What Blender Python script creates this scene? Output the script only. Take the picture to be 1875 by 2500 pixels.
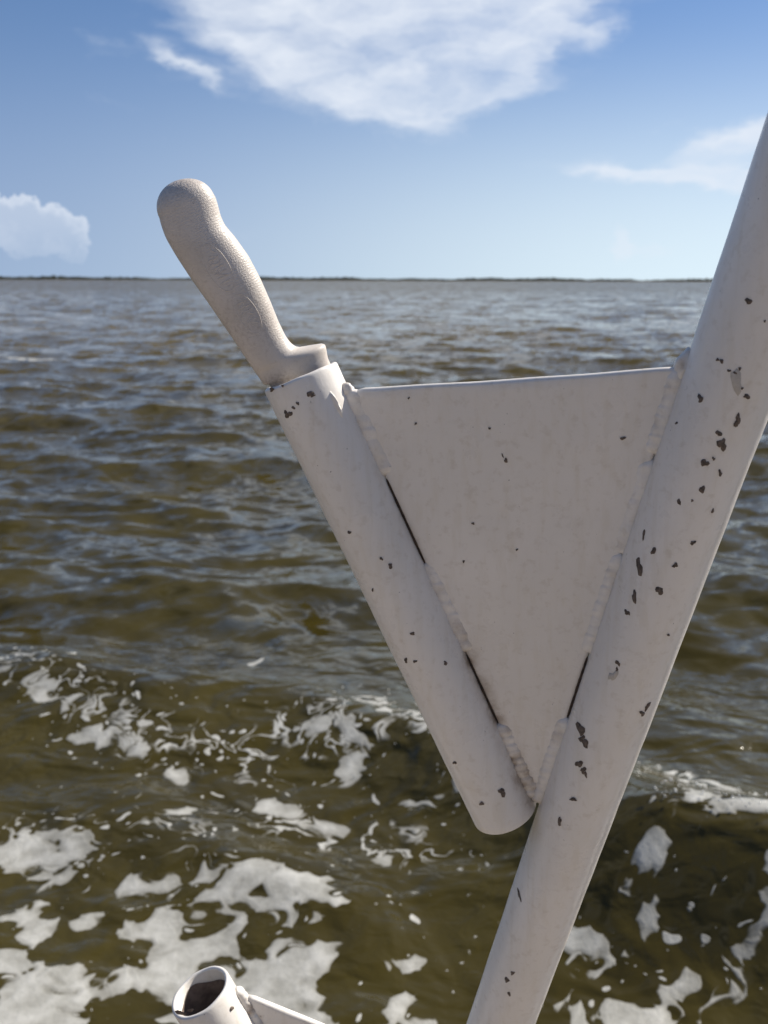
import bpy, bmesh, math, random
import numpy as np
from mathutils import Vector, Matrix

random.seed(7)
R = math.radians
scene = bpy.context.scene
for o in list(bpy.data.objects):
    bpy.data.objects.remove(o, do_unlink=True)

# ------------------------------------------------------------------ camera
PW, PH = 1875.0, 2500.0
FPX = 2390.0                      # focal length in photograph pixels
CAM_H = 2.10                      # eye height over the water
PITCH, ROLL = 13.35, 0.18
cam_d = bpy.data.cameras.new('camera')
cam = bpy.data.objects.new('camera', cam_d)
scene.collection.objects.link(cam)
CAM_R = Matrix.Rotation(R(90 - PITCH), 3, 'X') @ Matrix.Rotation(R(ROLL), 3, 'Z')
CAM_P = Vector((0, 0, CAM_H))
cam.matrix_world = Matrix.Translation(CAM_P) @ CAM_R.to_4x4()
cam_d.sensor_fit = 'VERTICAL'
cam_d.sensor_height = 36.0
cam_d.lens = 36.0 * FPX / PH
cam_d.clip_start = 0.02
cam_d.clip_end = 30000
cam_d.dof.use_dof = True
cam_d.dof.focus_distance = 0.62
cam_d.dof.aperture_fstop = 13.0
scene.camera = cam

def ray(px, py):
    v = Vector(((px - PW / 2) / FPX, -(py - PH / 2) / FPX, -1.0))
    return CAM_R @ v
def at(px, py, d):
    return CAM_P + ray(px, py) * d
def on_water(px, py, z=0.0):
    r = ray(px, py)
    t = (z - CAM_P.z) / r.z
    return CAM_P + r * t

# ------------------------------------------------------------------ sun, sky, exposure
SUN_EL, SUN_AZ = 42.0, 63.0       # azimuth measured from +Y (ahead) towards +X (right)
sdir = Vector((math.sin(R(SUN_AZ)) * math.cos(R(SUN_EL)), math.cos(R(SUN_AZ)) * math.cos(R(SUN_EL)), math.sin(R(SUN_EL))))
sun_d = bpy.data.lights.new('sun', 'SUN')
sun_d.energy = 5.0
sun_d.angle = R(0.53)
sun_d.color = (1.0, 0.93, 0.82)
sun = bpy.data.objects.new('sun', sun_d)
scene.collection.objects.link(sun)
sun.rotation_euler = (-sdir).to_track_quat('-Z', 'Y').to_euler()

scene.view_settings.view_transform = 'Standard'
scene.view_settings.look = 'None'
scene.view_settings.gamma = 1.0
scene.view_settings.use_curve_mapping = False
scene.view_settings.exposure = 0.5
cy = scene.cycles
cy.max_bounces = 5; cy.diffuse_bounces = 3; cy.glossy_bounces = 3; cy.transmission_bounces = 2
cy.caustics_reflective = False; cy.caustics_refractive = False
cy.sample_clamp_indirect = 4.0

class NT:
    """small helper to write node trees as expressions"""
    def __init__(self, tree):
        self.t = tree; self.n = tree.nodes; self.l = tree.links
    def put(self, sock, v):
        if isinstance(v, bpy.types.NodeSocket): self.l.new(v, sock)
        elif v is not None: sock.default_value = v
    def node(self, typ, ins=None, **kw):
        nd = self.n.new(typ)
        for k, v in kw.items(): setattr(nd, k, v)
        for k, v in (ins or {}).items(): self.put(nd.inputs[k], v)
        return nd
    def m(self, op, a, b=None, c=None, clamp=False):
        nd = self.n.new('ShaderNodeMath'); nd.operation = op; nd.use_clamp = clamp
        for i, v in enumerate((a, b, c)):
            if v is not None: self.put(nd.inputs[i], v)
        return nd.outputs[0]
    def vm(self, op, a, b=None):
        nd = self.n.new('ShaderNodeVectorMath'); nd.operation = op
        self.put(nd.inputs[0], a)
        if b is not None: self.put(nd.inputs[1], b)
        return nd.outputs[0]
    def ramp(self, x, lo, hi, to0=0.0, to1=1.0):
        nd = self.n.new('ShaderNodeMapRange'); nd.interpolation_type = 'SMOOTHSTEP'
        for k, v in (('Value', x), ('From Min', lo), ('From Max', hi), ('To Min', to0), ('To Max', to1)):
            self.put(nd.inputs[k], v)
        return nd.outputs[0]
    def lin(self, x, lo, hi, to0=0.0, to1=1.0):
        nd = self.n.new('ShaderNodeMapRange')
        for k, v in (('Value', x), ('From Min', lo), ('From Max', hi), ('To Min', to0), ('To Max', to1)):
            self.put(nd.inputs[k], v)
        return nd.outputs[0]
    def mix(self, f, a, b):
        nd = self.n.new('ShaderNodeMix'); nd.data_type = 'RGBA'
        self.put(nd.inputs[0], f)
        self.put(nd.inputs[6], a); self.put(nd.inputs[7], b)
        return nd.outputs[2]
    def noise(self, vec, scale, detail=3.0, rough=0.5, dist=0.0, color=False):
        nd = self.n.new('ShaderNodeTexNoise')
        self.put(nd.inputs['Vector'], vec); self.put(nd.inputs['Scale'], scale)
        self.put(nd.inputs['Detail'], detail); self.put(nd.inputs['Roughness'], rough); self.put(nd.inputs['Distortion'], dist)
        return nd.outputs['Color'] if color else nd.outputs['Fac']
    def xyz(self, x, y, z=0.0):
        nd = self.n.new('ShaderNodeCombineXYZ')
        for i, v in enumerate((x, y, z)): self.put(nd.inputs[i], v)
        return nd.outputs[0]
    def sep(self, v):
        nd = self.n.new('ShaderNodeSeparateXYZ'); self.put(nd.inputs[0], v)
        return nd.outputs

def azel(px, py):
    r = ray(px, py).normalized()
    return math.degrees(math.atan2(r.x, r.y)), math.degrees(math.asin(r.z))

world = bpy.data.worlds.new('World')
scene.world = world
world.use_nodes = True
wt = world.node_tree
wt.nodes.clear()
W = NT(wt)
sky = W.node('ShaderNodeTexSky', sky_type='NISHITA')
sky.sun_disc = False
sky.sun_elevation = R(SUN_EL)
sky.sun_rotation = R(SUN_AZ)
sky.air_density = 1.0
sky.dust_density = 0.25
sky.ozone_density = 1.6
sky.altitude = 0
tc = W.node('ShaderNodeTexCoord').outputs['Generated']
sx, sy, sz = W.sep(tc)
# the sky is read a little above the true horizon: sea air here is clear and blue down to the shore
wt.links.new(W.xyz(sx, sy, W.m('ADD', W.m('MULTIPLY', W.m('ABSOLUTE', sz), 0.92), 0.16)), sky.inputs[0])
AZ = W.m('MULTIPLY', W.m('ARCTAN2', sx, sy), 180 / math.pi)
EL = W.m('MULTIPLY', W.m('ARCSINE', sz), 180 / math.pi)
ae = W.xyz(AZ, EL, 0)
# wind-torn edges: the cloud coordinates are warped by noise
wcol = W.noise(W.vm('MULTIPLY', ae, (0.22, 0.5, 1)), 1.0, 5, 0.62, color=True)
wv = W.vm('MULTIPLY', W.vm('SUBTRACT', wcol, (0.5, 0.5, 0.5)), (4.6, 2.1, 0))
aw = W.vm('ADD', ae, wv)
ax, ay, _z = W.sep(aw)
def blob(px, py, rx, ry, rot=0.0, s=1.0):
    """a soft ellipse of cloud in the sky's own azimuth and elevation"""
    a, e = azel(px, py)
    k = math.degrees(1 / FPX)
    rx, ry = rx * k, ry * k
    c, sn = math.cos(R(rot)), math.sin(R(rot))
    dx = W.m('SUBTRACT', ax, a); dy = W.m('SUBTRACT', ay, e)
    u = W.m('MULTIPLY_ADD', dx, c / rx, W.m('MULTIPLY', dy, sn / rx))
    v = W.m('MULTIPLY_ADD', dx, -sn / ry, W.m('MULTIPLY', dy, c / ry))
    q = W.m('MULTIPLY_ADD', u, u, W.m('MULTIPLY', v, v))
    return W.m('MULTIPLY', W.m('EXPONENT', W.m('MULTIPLY', q, -1.0)), s)
def total(lst):
    o = lst[0]
    for b in lst[1:]: o = W.m('ADD', o, b)
    return o
main = total([
    blob(620, 20, 190, 90, -30, .8), blob(800, 60, 260, 110, -10, .9), blob(1080, 30, 300, 110, 5, .9),
    blob(800, 190, 170, 70, -28, .85), blob(960, 255, 150, 55, -14, .9), blob(1130, 215, 170, 60, 8, .9),
    blob(1000, 140, 280, 90, 0, .8), blob(1270, 110, 150, 60, 20, .6), blob(900, -140, 560, 150, 0, .9),
    blob(455, 165, 90, 18, -28, .75), blob(1480, 80, 55, 32, 10, .75), blob(1380, 190, 90, 22, 10, .25),
    blob(1560, 425, 200, 22, -4, 1.0), blob(1800, 345, 130, 36, 14, 1.2), blob(1850, 430, 220, 24, 0, 1.2), blob(2080, 380, 200, 60, 5, .9),
])
streak = W.noise(W.vm('MULTIPLY', aw, (0.35, 0.9, 1)), 0.8, 5, 0.58)
# long fibres combed by the wind, running down to the right on the left half and up to the right on the other
fr = W.m('MULTIPLY', W.m('ADD', ax, -1.0), W.m('MULTIPLY_ADD', ay, 0.035, -0.55))
fib = W.noise(W.xyz(W.m('MULTIPLY', fr, 0.85), W.m('MULTIPLY', ay, 0.22), 3.3), 1.0, 5, 0.55, 0.5)
mm = W.m('MULTIPLY_ADD', W.m('SUBTRACT', streak, 0.5), 1.05, W.m('MINIMUM', main, 1.05))
mm = W.m('MULTIPLY_ADD', W.m('SUBTRACT', fib, 0.5), 1.15, mm)
cov1 = W.ramp(mm, 0.20, 1.55, 0.0, 0.99)
# low cumulus bank over the far shore, at the left
cn = W.noise(ae, 1.5, 6, 0.62, color=True)
cw = W.vm('ADD', ae, W.vm('MULTIPLY', W.vm('SUBTRACT', cn, (0.5, 0.5, 0.5)), (1.9, 1.9, 0)))
ax, ay, _z = W.sep(cw)
cum = total([blob(30, 515, 60, 34, 0, 1.0), blob(135, 540, 62, 36, -10, 1.0), blob(100, 590, 95, 45, 0, .9), blob(188, 612, 22, 40, 0, .8), blob(-120, 540, 120, 60, 0, 1.0)])
cum_low = W.ramp(EL, 0.2, 3.6, 0.05, 1.0)
shade = W.ramp(cum, 0.50, 1.4, 0.68, 0.34)
cov2 = W.m('MULTIPLY', W.ramp(cum, 0.46, 0.62), W.m('MULTIPLY', cum_low, shade))
cum2 = total([blob(1520, 590, 22, 40, 0, .9), blob(1590, 610, 90, 26, 0, .6)])
cov3 = W.m('MULTIPLY', W.ramp(cum2, 0.30, 0.9), 0.40)
# the same kind of broken cloud goes on over the rest of the sky, outside the view
fx, fy, fz = W.sep(W.vm('MULTIPLY', tc, (2.2, 2.2, 4.5)))
rest = W.noise(W.xyz(fx, fy, fz), 1.4, 7, 0.6, 0.4)
awayf = W.m('MAXIMUM', W.ramp(EL, 17, 26), W.ramp(W.m('ABSOLUTE', AZ), 30, 42))
cov4 = W.m('MULTIPLY', W.m('MULTIPLY', W.ramp(rest, 0.52, 0.72), 0.7), W.m('MULTIPLY', awayf, W.ramp(EL, 0, 6)))
cov = W.m('MAXIMUM', W.m('MAXIMUM', cov1, cov2), W.m('MAXIMUM', cov3, cov4))
CLOUD = (7.1, 7.6, 8.4, 1)
hazy = W.ramp(W.m('ABSOLUTE', EL), 0.0, 15.0, 0.60, 0.0)
# sea haze is brighter towards the sun's side
tow = W.m('ADD', W.m('MULTIPLY', sx, math.sin(R(SUN_AZ))), W.m('MULTIPLY', sy, math.cos(R(SUN_AZ))))
hcol = W.mix(W.ramp(tow, 0.05, 0.80), (3.5, 4.2, 5.6, 1), (9.0, 9.8, 9.2, 1))
skyb = W.mix(hazy, W.vm('MULTIPLY', sky.outputs[0], (0.80, 0.91, 1.05)), hcol)
skycol = W.mix(cov, skyb, CLOUD)
bg = W.node('ShaderNodeBackground', {'Color': skycol, 'Strength': 0.080})
world.cycles.sampling_method = 'MANUAL'; world.cycles.sample_map_resolution = 512
wo = W.node('ShaderNodeOutputWorld')
wt.links.new(bg.outputs[0], wo.inputs[0])

# ------------------------------------------------------------------ object helpers
COL = scene.collection
def link(name, verts, faces, mat=None, parent=None, smooth=True, attrs=None):
    me = bpy.data.meshes.new(name)
    me.from_pydata([tuple(v) for v in verts], [], faces)
    me.update()
    if smooth:
        me.polygons.foreach_set('use_smooth', [True] * len(me.polygons))
    for k, vals in (attrs or {}).items():
        a = me.attributes.new(k, 'FLOAT', 'POINT')
        a.data.foreach_set('value', [float(x) for x in vals])
    ob = bpy.data.objects.new(name, me)
    COL.objects.link(ob)
    if mat: me.materials.append(mat)
    if parent: 
        ob.parent = parent
        ob.matrix_parent_inverse = Matrix.Translation(-world_loc(parent))
    return ob
def world_loc(o):
    v = Vector((0, 0, 0))
    while o:
        v = v + o.location; o = o.parent if False else None
    return v
def empty(name, loc):
    e = bpy.data.objects.new(name, None)
    e.location = loc
    e.empty_display_size = 0.05
    COL.objects.link(e)
    return e
def tag(o, label=None, cat=None, group=None, kind=None):
    if label: o['label'] = label
    if cat: o['category'] = cat
    if group: o['group'] = group
    if kind: o['kind'] = kind
    return o
def vnoise(p, s, seed=0.0):
    from mathutils import noise as mn
    return mn.noise(Vector((p[0] * s + seed, p[1] * s - seed, p[2] * s + 2 * seed)))

def newmat(name):
    m = bpy.data.materials.new(name); m.use_nodes = True
    m.node_tree.nodes.clear()
    return m, NT(m.node_tree)
def finish(T, shader, disp=None):
    o = T.node('ShaderNodeOutputMaterial')
    T.l.new(shader, o.inputs['Surface'])

# ------------------------------------------------------------------ materials
def make_paint(name, base=(0.81, 0.77, 0.72), dirt=(0.52, 0.45, 0.36)):
    m, T = newmat(name)
    pos = T.node('ShaderNodeNewGeometry').outputs['Position']
    big = T.noise(pos, 9, 4, 0.55)
    fine = T.noise(pos, 160, 3, 0.6)
    run = T.noise(T.vm('MULTIPLY', pos, (150, 150, 9)), 1.0, 4, 0.6)
    col = T.mix(T.ramp(big, 0.40, 0.65, 0, 0.45), (*base, 1), (base[0] * .88, base[1] * .88, base[2] * .87, 1))
    col = T.mix(T.ramp(run, 0.46, 0.72, 0, 0.42), col, (base[0] * .86, base[1] * .83, base[2] * .76, 1))
    col = T.mix(T.ramp(fine, 0.52, 0.74, 0, 0.28), col, (*dirt, 1))
    g = T.node('ShaderNodeAttribute', attribute_name='grime').outputs['Fac']
    gn = T.noise(pos, 95, 5, 0.7)
    gm = T.ramp(T.m('MULTIPLY', g, T.lin(gn, 0.3, 0.7, 0.35, 1.25)), 0.04, 0.75, 0, 0.85)
    col = T.mix(gm, col, (0.27, 0.19, 0.12, 1))
    speck = T.noise(pos, 420, 2, 0.5)
    sp2 = T.noise(pos, 30, 2, 0.5)
    sm = T.m('MULTIPLY', T.ramp(speck, 0.735, 0.77), T.ramp(sp2, 0.50, 0.60))
    col = T.mix(T.m('MULTIPLY', sm, 0.75), col, (0.14, 0.12, 0.11, 1))
    hb = T.m('ADD', T.m('MULTIPLY', T.noise(pos, 260, 3, 0.6), 0.35), T.m('MULTIPLY', T.noise(pos, 55, 3, 0.5), 1.0))
    bmp = T.node('ShaderNodeBump', {'Strength': 0.26, 'Distance': 0.0016, 'Height': hb})
    rough = T.lin(T.noise(pos, 40, 4, 0.6), 0.3, 0.7, 0.24, 0.46)
    p = T.node('ShaderNodeBsdfPrincipled', {'Base Color': col, 'Roughness': rough, 'Normal': bmp.outputs[0], 'Specular IOR Level': 0.45})
    finish(T, p.outputs[0])
    return m
M_PAINT = make_paint('white_marine_paint')

def make_simple(name, col, rough, var=0.2, scale=80, metal=0.0, bump=0.2, bd=0.0008):
    m, T = newmat(name)
    pos = T.node('ShaderNodeNewGeometry').outputs['Position']
    n = T.noise(pos, scale, 4, 0.6)
    c = T.mix(T.ramp(n, 0.3, 0.7), tuple(x * (1 - var) for x in col) + (1,), tuple(x * (1 + var) for x in col) + (1,))
    b = T.node('ShaderNodeBump', {'Strength': bump, 'Distance': bd, 'Height': n})
    p = T.node('ShaderNodeBsdfPrincipled', {'Base Color': c, 'Roughness': rough, 'Metallic': metal, 'Normal': b.outputs[0]})
    finish(T, p.outputs[0])
    return m
M_CHIP = make_simple('bare_corroded_metal', (0.11, 0.082, 0.064), 0.7, 0.5, 500)
M_SEAM_SHADE = make_simple('rusty_seam_shade', (0.045, 0.028, 0.018), 0.8, 0.6, 260)
M_PRIMER = make_simple('exposed_old_paint', (0.50, 0.46, 0.41), 0.7, 0.12, 300)
M_BORE = make_simple('tube_bore_metal', (0.16, 0.12, 0.10), 0.65, 0.35, 120)
M_STEEL = make_simple('blade_steel', (0.55, 0.55, 0.56), 0.3, 0.1, 200, 1.0)
M_GEL = make_simple('buff_gelcoat', (0.37, 0.325, 0.285), 0.35, 0.03, 30, 0.0, 0.05)
M_NONSKID = make_simple('tan_nonskid_deck', (0.35, 0.31, 0.27), 0.7, 0.06, 300, 0.0, 0.4, 0.002)
M_SPRAY = make_simple('sea_spray', (0.7, 0.7, 0.68), 0.15, 0.05, 100)
M_RUBBER = make_simple('black_rubber', (0.03, 0.03, 0.03), 0.6, 0.2, 60)
M_GLASS = make_simple('dark_added_cabin_glass', (0.02, 0.025, 0.03), 0.05, 0.1, 3, 0.0, 0.0)
M_MANGROVE = make_simple('mangrove_foliage', (0.050, 0.062, 0.040), 0.8, 0.5, 0.15, 0.0, 0.0)
M_MUD = make_simple('marsh_mud', (0.10, 0.085, 0.06), 0.9, 0.25, 0.05, 0.0, 0.0)

def make_handle():
    m, T = newmat('worn_white_plastic')
    tcn = T.node('ShaderNodeAttribute', attribute_name='along').outputs['Fac']
    pos = T.node('ShaderNodeNewGeometry').outputs['Position']
    big = T.noise(pos, 45, 4, 0.6)
    fine = T.noise(pos, 500, 3, 0.7)
    col = T.mix(T.ramp(big, 0.3, 0.75), (0.65, 0.59, 0.53, 1), (0.57, 0.515, 0.455, 1))
    col = T.mix(T.ramp(fine, 0.5, 0.75, 0, 0.40), col, (0.45, 0.38, 0.32, 1))
    g = T.node('ShaderNodeAttribute', attribute_name='grime').outputs['Fac']
    gm = T.ramp(T.m('MULTIPLY', g, T.lin(fine, 0.3, 0.7, 0.5, 1.3)), 0.1, 1.0, 0, 0.6)
    col = T.mix(gm, col, (0.24, 0.19, 0.16, 1))
    # fine moulded grip: rows of small pebbles across the handle
    lines = T.m('SINE', T.m('MULTIPLY_ADD', tcn, 3900.0, T.m('MULTIPLY', T.noise(pos, 220, 2, 0.5), 9.0)))
    peb = T.node('ShaderNodeTexVoronoi', {'Vector': pos, 'Scale': 1300.0}, feature='SMOOTH_F1').outputs['Distance']
    h = T.m('ADD', T.m('MULTIPLY', lines, 0.16), T.m('SUBTRACT', T.m('MULTIPLY', fine, 0.5), T.m('MULTIPLY', peb, 1.1)))
    tex = T.node('ShaderNodeAttribute', attribute_name='grip').outputs['Fac']
    b = T.node('ShaderNodeBump', {'Strength': T.m('MULTIPLY', tex, 0.38), 'Distance': 0.0005, 'Height': h})
    p = T.node('ShaderNodeBsdfPrincipled', {'Base Color': col, 'Roughness': 0.42, 'Normal': b.outputs[0], 'Specular IOR Level': 0.45})
    finish(T, p.outputs[0])
    return m
M_HANDLE = make_handle()
M_EMBLEM = make_simple('worn_emblem_plastic', (0.62, 0.56, 0.50), 0.45, 0.12, 400)

def make_water(name, with_foam):
    m, T = newmat(name)
    pos = T.node('ShaderNodeNewGeometry').outputs['Position']
    px, py, pz = T.sep(pos)
    flat = T.xyz(px, py, 0)
    rp = T.vm('MULTIPLY', flat, (0.8, 1.1, 1))
    if with_foam:
        r1 = T.noise(rp, 3.4, 2, 0.5, 0.5)
        r2 = T.noise(T.vm('ADD', rp, (7.3, 2.1, 0)), 13.0, 2, 0.5, 0.4)
        hgt = T.m('MULTIPLY_ADD', r2, 0.010, T.m('MULTIPLY', r1, 0.085))
        nrm = T.node('ShaderNodeBump', {'Strength': 0.9, 'Distance': 1.0, 'Height': hgt}).outputs[0]
    else:
        # chop too small for the mesh: slopes laid straight onto the normal
        gn = T.node('ShaderNodeNewGeometry').outputs['Normal']
        sl = T.vm('SUBTRACT', T.noise(rp, 0.9, 5, 0.72, 0.3, color=True), (0.5, 0.5, 0.5))
        sl2 = T.vm('SUBTRACT', T.noise(T.vm('ADD', rp, (31.0, 17.0, 0)), 4.5, 3, 0.6, 0.5, color=True), (0.5, 0.5, 0.5))
        lean = T.xyz(0.0, T.ramp(py, 12.0, 250.0, 0.0, -0.17), 0.0)      # steep lee faces of the chop running at the boat
        gn = T.vm('ADD', gn, lean)
        nrm = T.vm('NORMALIZE', T.vm('ADD', gn, T.vm('ADD', T.vm('MULTIPLY', sl, (0.85, 1.35, 0)), T.vm('MULTIPLY', sl2, (0.75, 1.15, 0)))))
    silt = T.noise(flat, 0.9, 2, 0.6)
    # base colour painted brighter with distance, standing in for light off far chop
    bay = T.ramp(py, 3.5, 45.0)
    def far_tint(r, g, b_): return T.mix(bay, (r, g, b_, 1), (r * 2.7, g * 2.5, b_ * 3.2, 1))
    wc = T.mix(T.ramp(silt, 0.3, 0.7), far_tint(0.034, 0.0265, 0.0052), far_tint(0.047, 0.037, 0.0075))
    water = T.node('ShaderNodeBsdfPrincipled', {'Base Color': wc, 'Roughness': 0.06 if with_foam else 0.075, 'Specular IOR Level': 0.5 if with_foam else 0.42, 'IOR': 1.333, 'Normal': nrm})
    if not with_foam:
        finish(T, water.outputs[0])
        return m
    D = T.node('ShaderNodeAttribute', attribute_name='foam').outputs['Fac']
    S = T.node('ShaderNodeAttribute', attribute_name='fleck').outputs['Fac']
    # foam: round openings in a sheet; thin foam keeps only the walls between them
    wob = T.noise(flat, 5.0, 2, 0.5, color=True)
    fv = T.vm('ADD', flat, T.vm('MULTIPLY', T.vm('SUBTRACT', wob, (0.5, 0.5, 0.5)), (0.30, 0.30, 0)))
    v1 = T.node('ShaderNodeTexVoronoi', {'Vector': fv, 'Scale': 5.2, 'Randomness': 1.0, 'Smoothness': 0.25}, feature='SMOOTH_F1').outputs['Distance']
    v2 = T.node('ShaderNodeTexVoronoi', {'Vector': fv, 'Scale': 15.0, 'Randomness': 1.0}, feature='F1')
    n1 = T.noise(fv, 6.5, 4, 0.58)
    f = T.m('MULTIPLY_ADD', T.m('SUBTRACT', v1, 0.45), 1.9, D)
    f = T.m('MULTIPLY_ADD', T.m('SUBTRACT', v2.outputs['Distance'], 0.45), 1.1, f)
    f = T.m('MULTIPLY_ADD', T.m('SUBTRACT', n1, 0.5), 0.7, f)
    lace = T.m('MULTIPLY', T.m('MULTIPLY', T.ramp(f, 0.80, 0.92), T.lin(f, 0.80, 1.30, 0.60, 1.0)), T.ramp(D, 0.03, 0.15))
    # single flecks and bubbles
    v3 = T.node('ShaderNodeTexVoronoi', {'Vector': fv, 'Scale': 24.0, 'Randomness': 1.0}, feature='F1')
    sz_ = T.sep(v3.outputs['Color'])[0]
    sz2 = T.sep(v2.outputs['Color'])[1]
    fl = T.m('SUBTRACT', T.m('MULTIPLY', S, T.m('MULTIPLY', T.m('POWER', sz_, 2.6), 0.42)), v3.outputs['Distance'])
    fl2 = T.m('SUBTRACT', T.m('MULTIPLY', S, T.m('MULTIPLY', T.m('POWER', sz2, 5.0), 0.48)), v2.outputs['Distance'])
    fleck = T.m('MAXIMUM', T.ramp(fl, -0.03, 0.03), T.ramp(fl2, -0.03, 0.03))
    # stringy filaments between the patches
    nf = T.noise(fv, 5.0, 3, 0.5, 0.6)
    thread = T.m('MULTIPLY', T.ramp(T.m('ABSOLUTE', T.m('SUBTRACT', nf, 0.5)), 0.010, 0.026, 1.0, 0.0), T.ramp(T.m('MULTIPLY_ADD', S, 0.8, T.m('SUBTRACT', n1, 0.5)), 0.60, 0.80))
    foam = T.m('MAXIMUM', T.m('MAXIMUM', lace, fleck), thread)
    fn = T.noise(flat, 11.0, 5, 0.62)
    allfoam = T.m('MULTIPLY', foam, T.lin(fn, 0.3, 0.7, 0.80, 0.99))
    fc = T.mix(T.ramp(fn, 0.3, 0.7), (0.32, 0.315, 0.285, 1), (0.44, 0.435, 0.405, 1))
    bf = T.node('ShaderNodeBump', {'Strength': 0.35, 'Distance': 0.02, 'Height': T.m('ADD', fn, T.m('MULTIPLY', foam, 0.7))})
    foamS = T.node('ShaderNodeBsdfPrincipled', {'Base Color': fc, 'Roughness': 0.5, 'Normal': bf.outputs[0], 'Specular IOR Level': 0.3})
    mx = T.node('ShaderNodeMixShader', {0: allfoam})
    T.l.new(water.outputs[0], mx.inputs[1]); T.l.new(foamS.outputs[0], mx.inputs[2])
    finish(T, mx.outputs[0])
    return m
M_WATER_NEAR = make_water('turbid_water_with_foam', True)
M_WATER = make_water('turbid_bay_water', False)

# ------------------------------------------------------------------ water
def build_water():
    rng = np.random.default_rng(11)
    # rows of growing radius round the boat, columns fine ahead and coarse behind
    rr = [0.6]
    while rr[-1] < 9000:
        r = rr[-1]
        k = 0.02 if r < 1.7 else (0.0058 if r < 40 else (0.009 if r < 300 else 0.06))
        rr.append(r * (1 + k))
    rr = np.array(rr)
    fine = np.arange(-30, 30.001, 0.17)
    st, a = [], 30.0
    while a < 175:
        a += min(6.0, 0.17 + (a - 30) * 0.12); st.append(min(a, 178.0))
    st = np.array(st)
    th = np.radians(np.concatenate([-st[::-1], fine, st]))
    nr, nc = len(rr), len(th)
    RR, TH = np.meshgrid(rr, th, indexing='ij')
    X = RR * np.sin(TH); Y = RR * np.cos(TH); Z = np.zeros_like(X)
    dr = np.gradient(rr)[:, None]
    dth = np.gradient(th)[None, :]
    sp = np.maximum(dr, RR * dth)
    DX = np.zeros_like(X); DY = np.zeros_like(X)
    main_dir = R(196)             # the chop runs towards the boat and a little left
    n = 84
    L = np.exp(rng.uniform(np.log(0.16), np.log(7.5), n))
    ang = main_dir + rng.normal(0, 0.52, n)
    ph = rng.uniform(0, 2 * np.pi, n)
    for i in range(n):
        k = 2 * np.pi / L[i]
        slope = 0.034 * (1.15 if 0.5 < L[i] < 2.5 else (0.85 if L[i] < .5 else 0.62))
        amp = slope / k
        cut = np.clip((L[i] / sp - 2.5) / 3.0, 0, 1)
        if L[i] < 0.7: cut = cut * np.clip((RR - 2.0) / 5.0, 0.25, 1)
        kx, ky = k * math.sin(ang[i]), k * math.cos(ang[i])
        p = kx * X + ky * Y + ph[i]
        Z += amp * cut * np.cos(p)
        DX -= amp * cut * 0.8 * math.sin(ang[i]) * np.sin(p)
        DY -= amp * cut * 0.8 * math.cos(ang[i]) * np.sin(p)
    calm = np.clip((RR - 1.2) / 0.8, 0.3, 1)
    Z *= calm
    # the boat's own wake: a ridge running across the view and breaking at its right end
    def poly(pts, z):
        return np.array([[on_water(x, y, zz).x, on_water(x, y, zz).y] for (x, y), zz in zip(pts, z)])
    def ridge(pts, amps, sf, sb, trough):
        P = poly(pts, amps)
        best = np.full(X.shape, 1e9); side = np.zeros_like(X); am = np.zeros_like(X)
        for j in range(len(P) - 1):
            a_, b_ = P[j], P[j + 1]
            d = b_ - a_; l2 = d @ d
            t = ((X - a_[0]) * d[0] + (Y - a_[1]) * d[1]) / l2
            tc_ = np.clip(t, 0, 1)
            qx, qy = a_[0] + tc_ * d[0], a_[1] + tc_ * d[1]
            ds = np.hypot(X - qx, Y - qy)
            sg = np.sign(-((X - a_[0]) * d[1] - (Y - a_[1]) * d[0]))
            up = ds < best
            best = np.where(up, ds, best); side = np.where(up, sg, side)
            am = np.where(up, amps[j] + (amps[j + 1] - amps[j]) * tc_, am)
        far = side > 0
        g = np.where(far, np.exp(-(best / sb) ** 2), np.exp(-(best / sf) ** 1.6))
        tr = np.where(far, 0, np.exp(-((best - sf * 1.9) / (sf * 1.1)) ** 2))
        return am * (g - trough * tr)
    Z += ridge([(-200, 1600), (300, 1640), (700, 1700), (1000, 1745), (1350, 1850), (1650, 1918), (1875, 1960), (2300, 2050)],
               [0.05, 0.08, 0.13, 0.17, 0.24, 0.31, 0.32, 0.30], 0.36, 0.45, 0.20)
    Z += ridge([(-300, 2010), (100, 2000), (500, 2060), (820, 2180), (1000, 2300)], [0.04, 0.05, 0.05, 0.04, 0.0], 0.18, 0.25, 0.2)
    # foam, laid down as streaks and patches on the water (pixel of the photograph -> place on the water)
    foam = np.zeros_like(X); fleck = np.zeros_like(X)
    near = RR < 14
    def stroke(pts, w, s, arr, soft=1.0, zs=0.0):
        P = [on_water(x, y, zs) for x, y in pts]
        P = [(p.x, p.y) for p in P]
        segs = [(P[0], P[0])] if len(P) == 1 else list(zip(P[:-1], P[1:]))
        m_ = np.full(X.shape, 1e9)
        for (ax_, ay_), (bx_, by_) in segs:
            d0, d1 = bx_ - ax_, by_ - ay_
            l2 = d0 * d0 + d1 * d1 + 1e-12
            t = np.clip(((X - ax_) * d0 + (Y - ay_) * d1) / l2, 0, 1)
            m_ = np.minimum(m_, np.hypot(X - ax_ - t * d0, Y - ay_ - t * d1))
        v = s * np.clip(1.25 - m_ / w, 0, 1) ** soft
        np.maximum(arr, v, out=arr)
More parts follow.
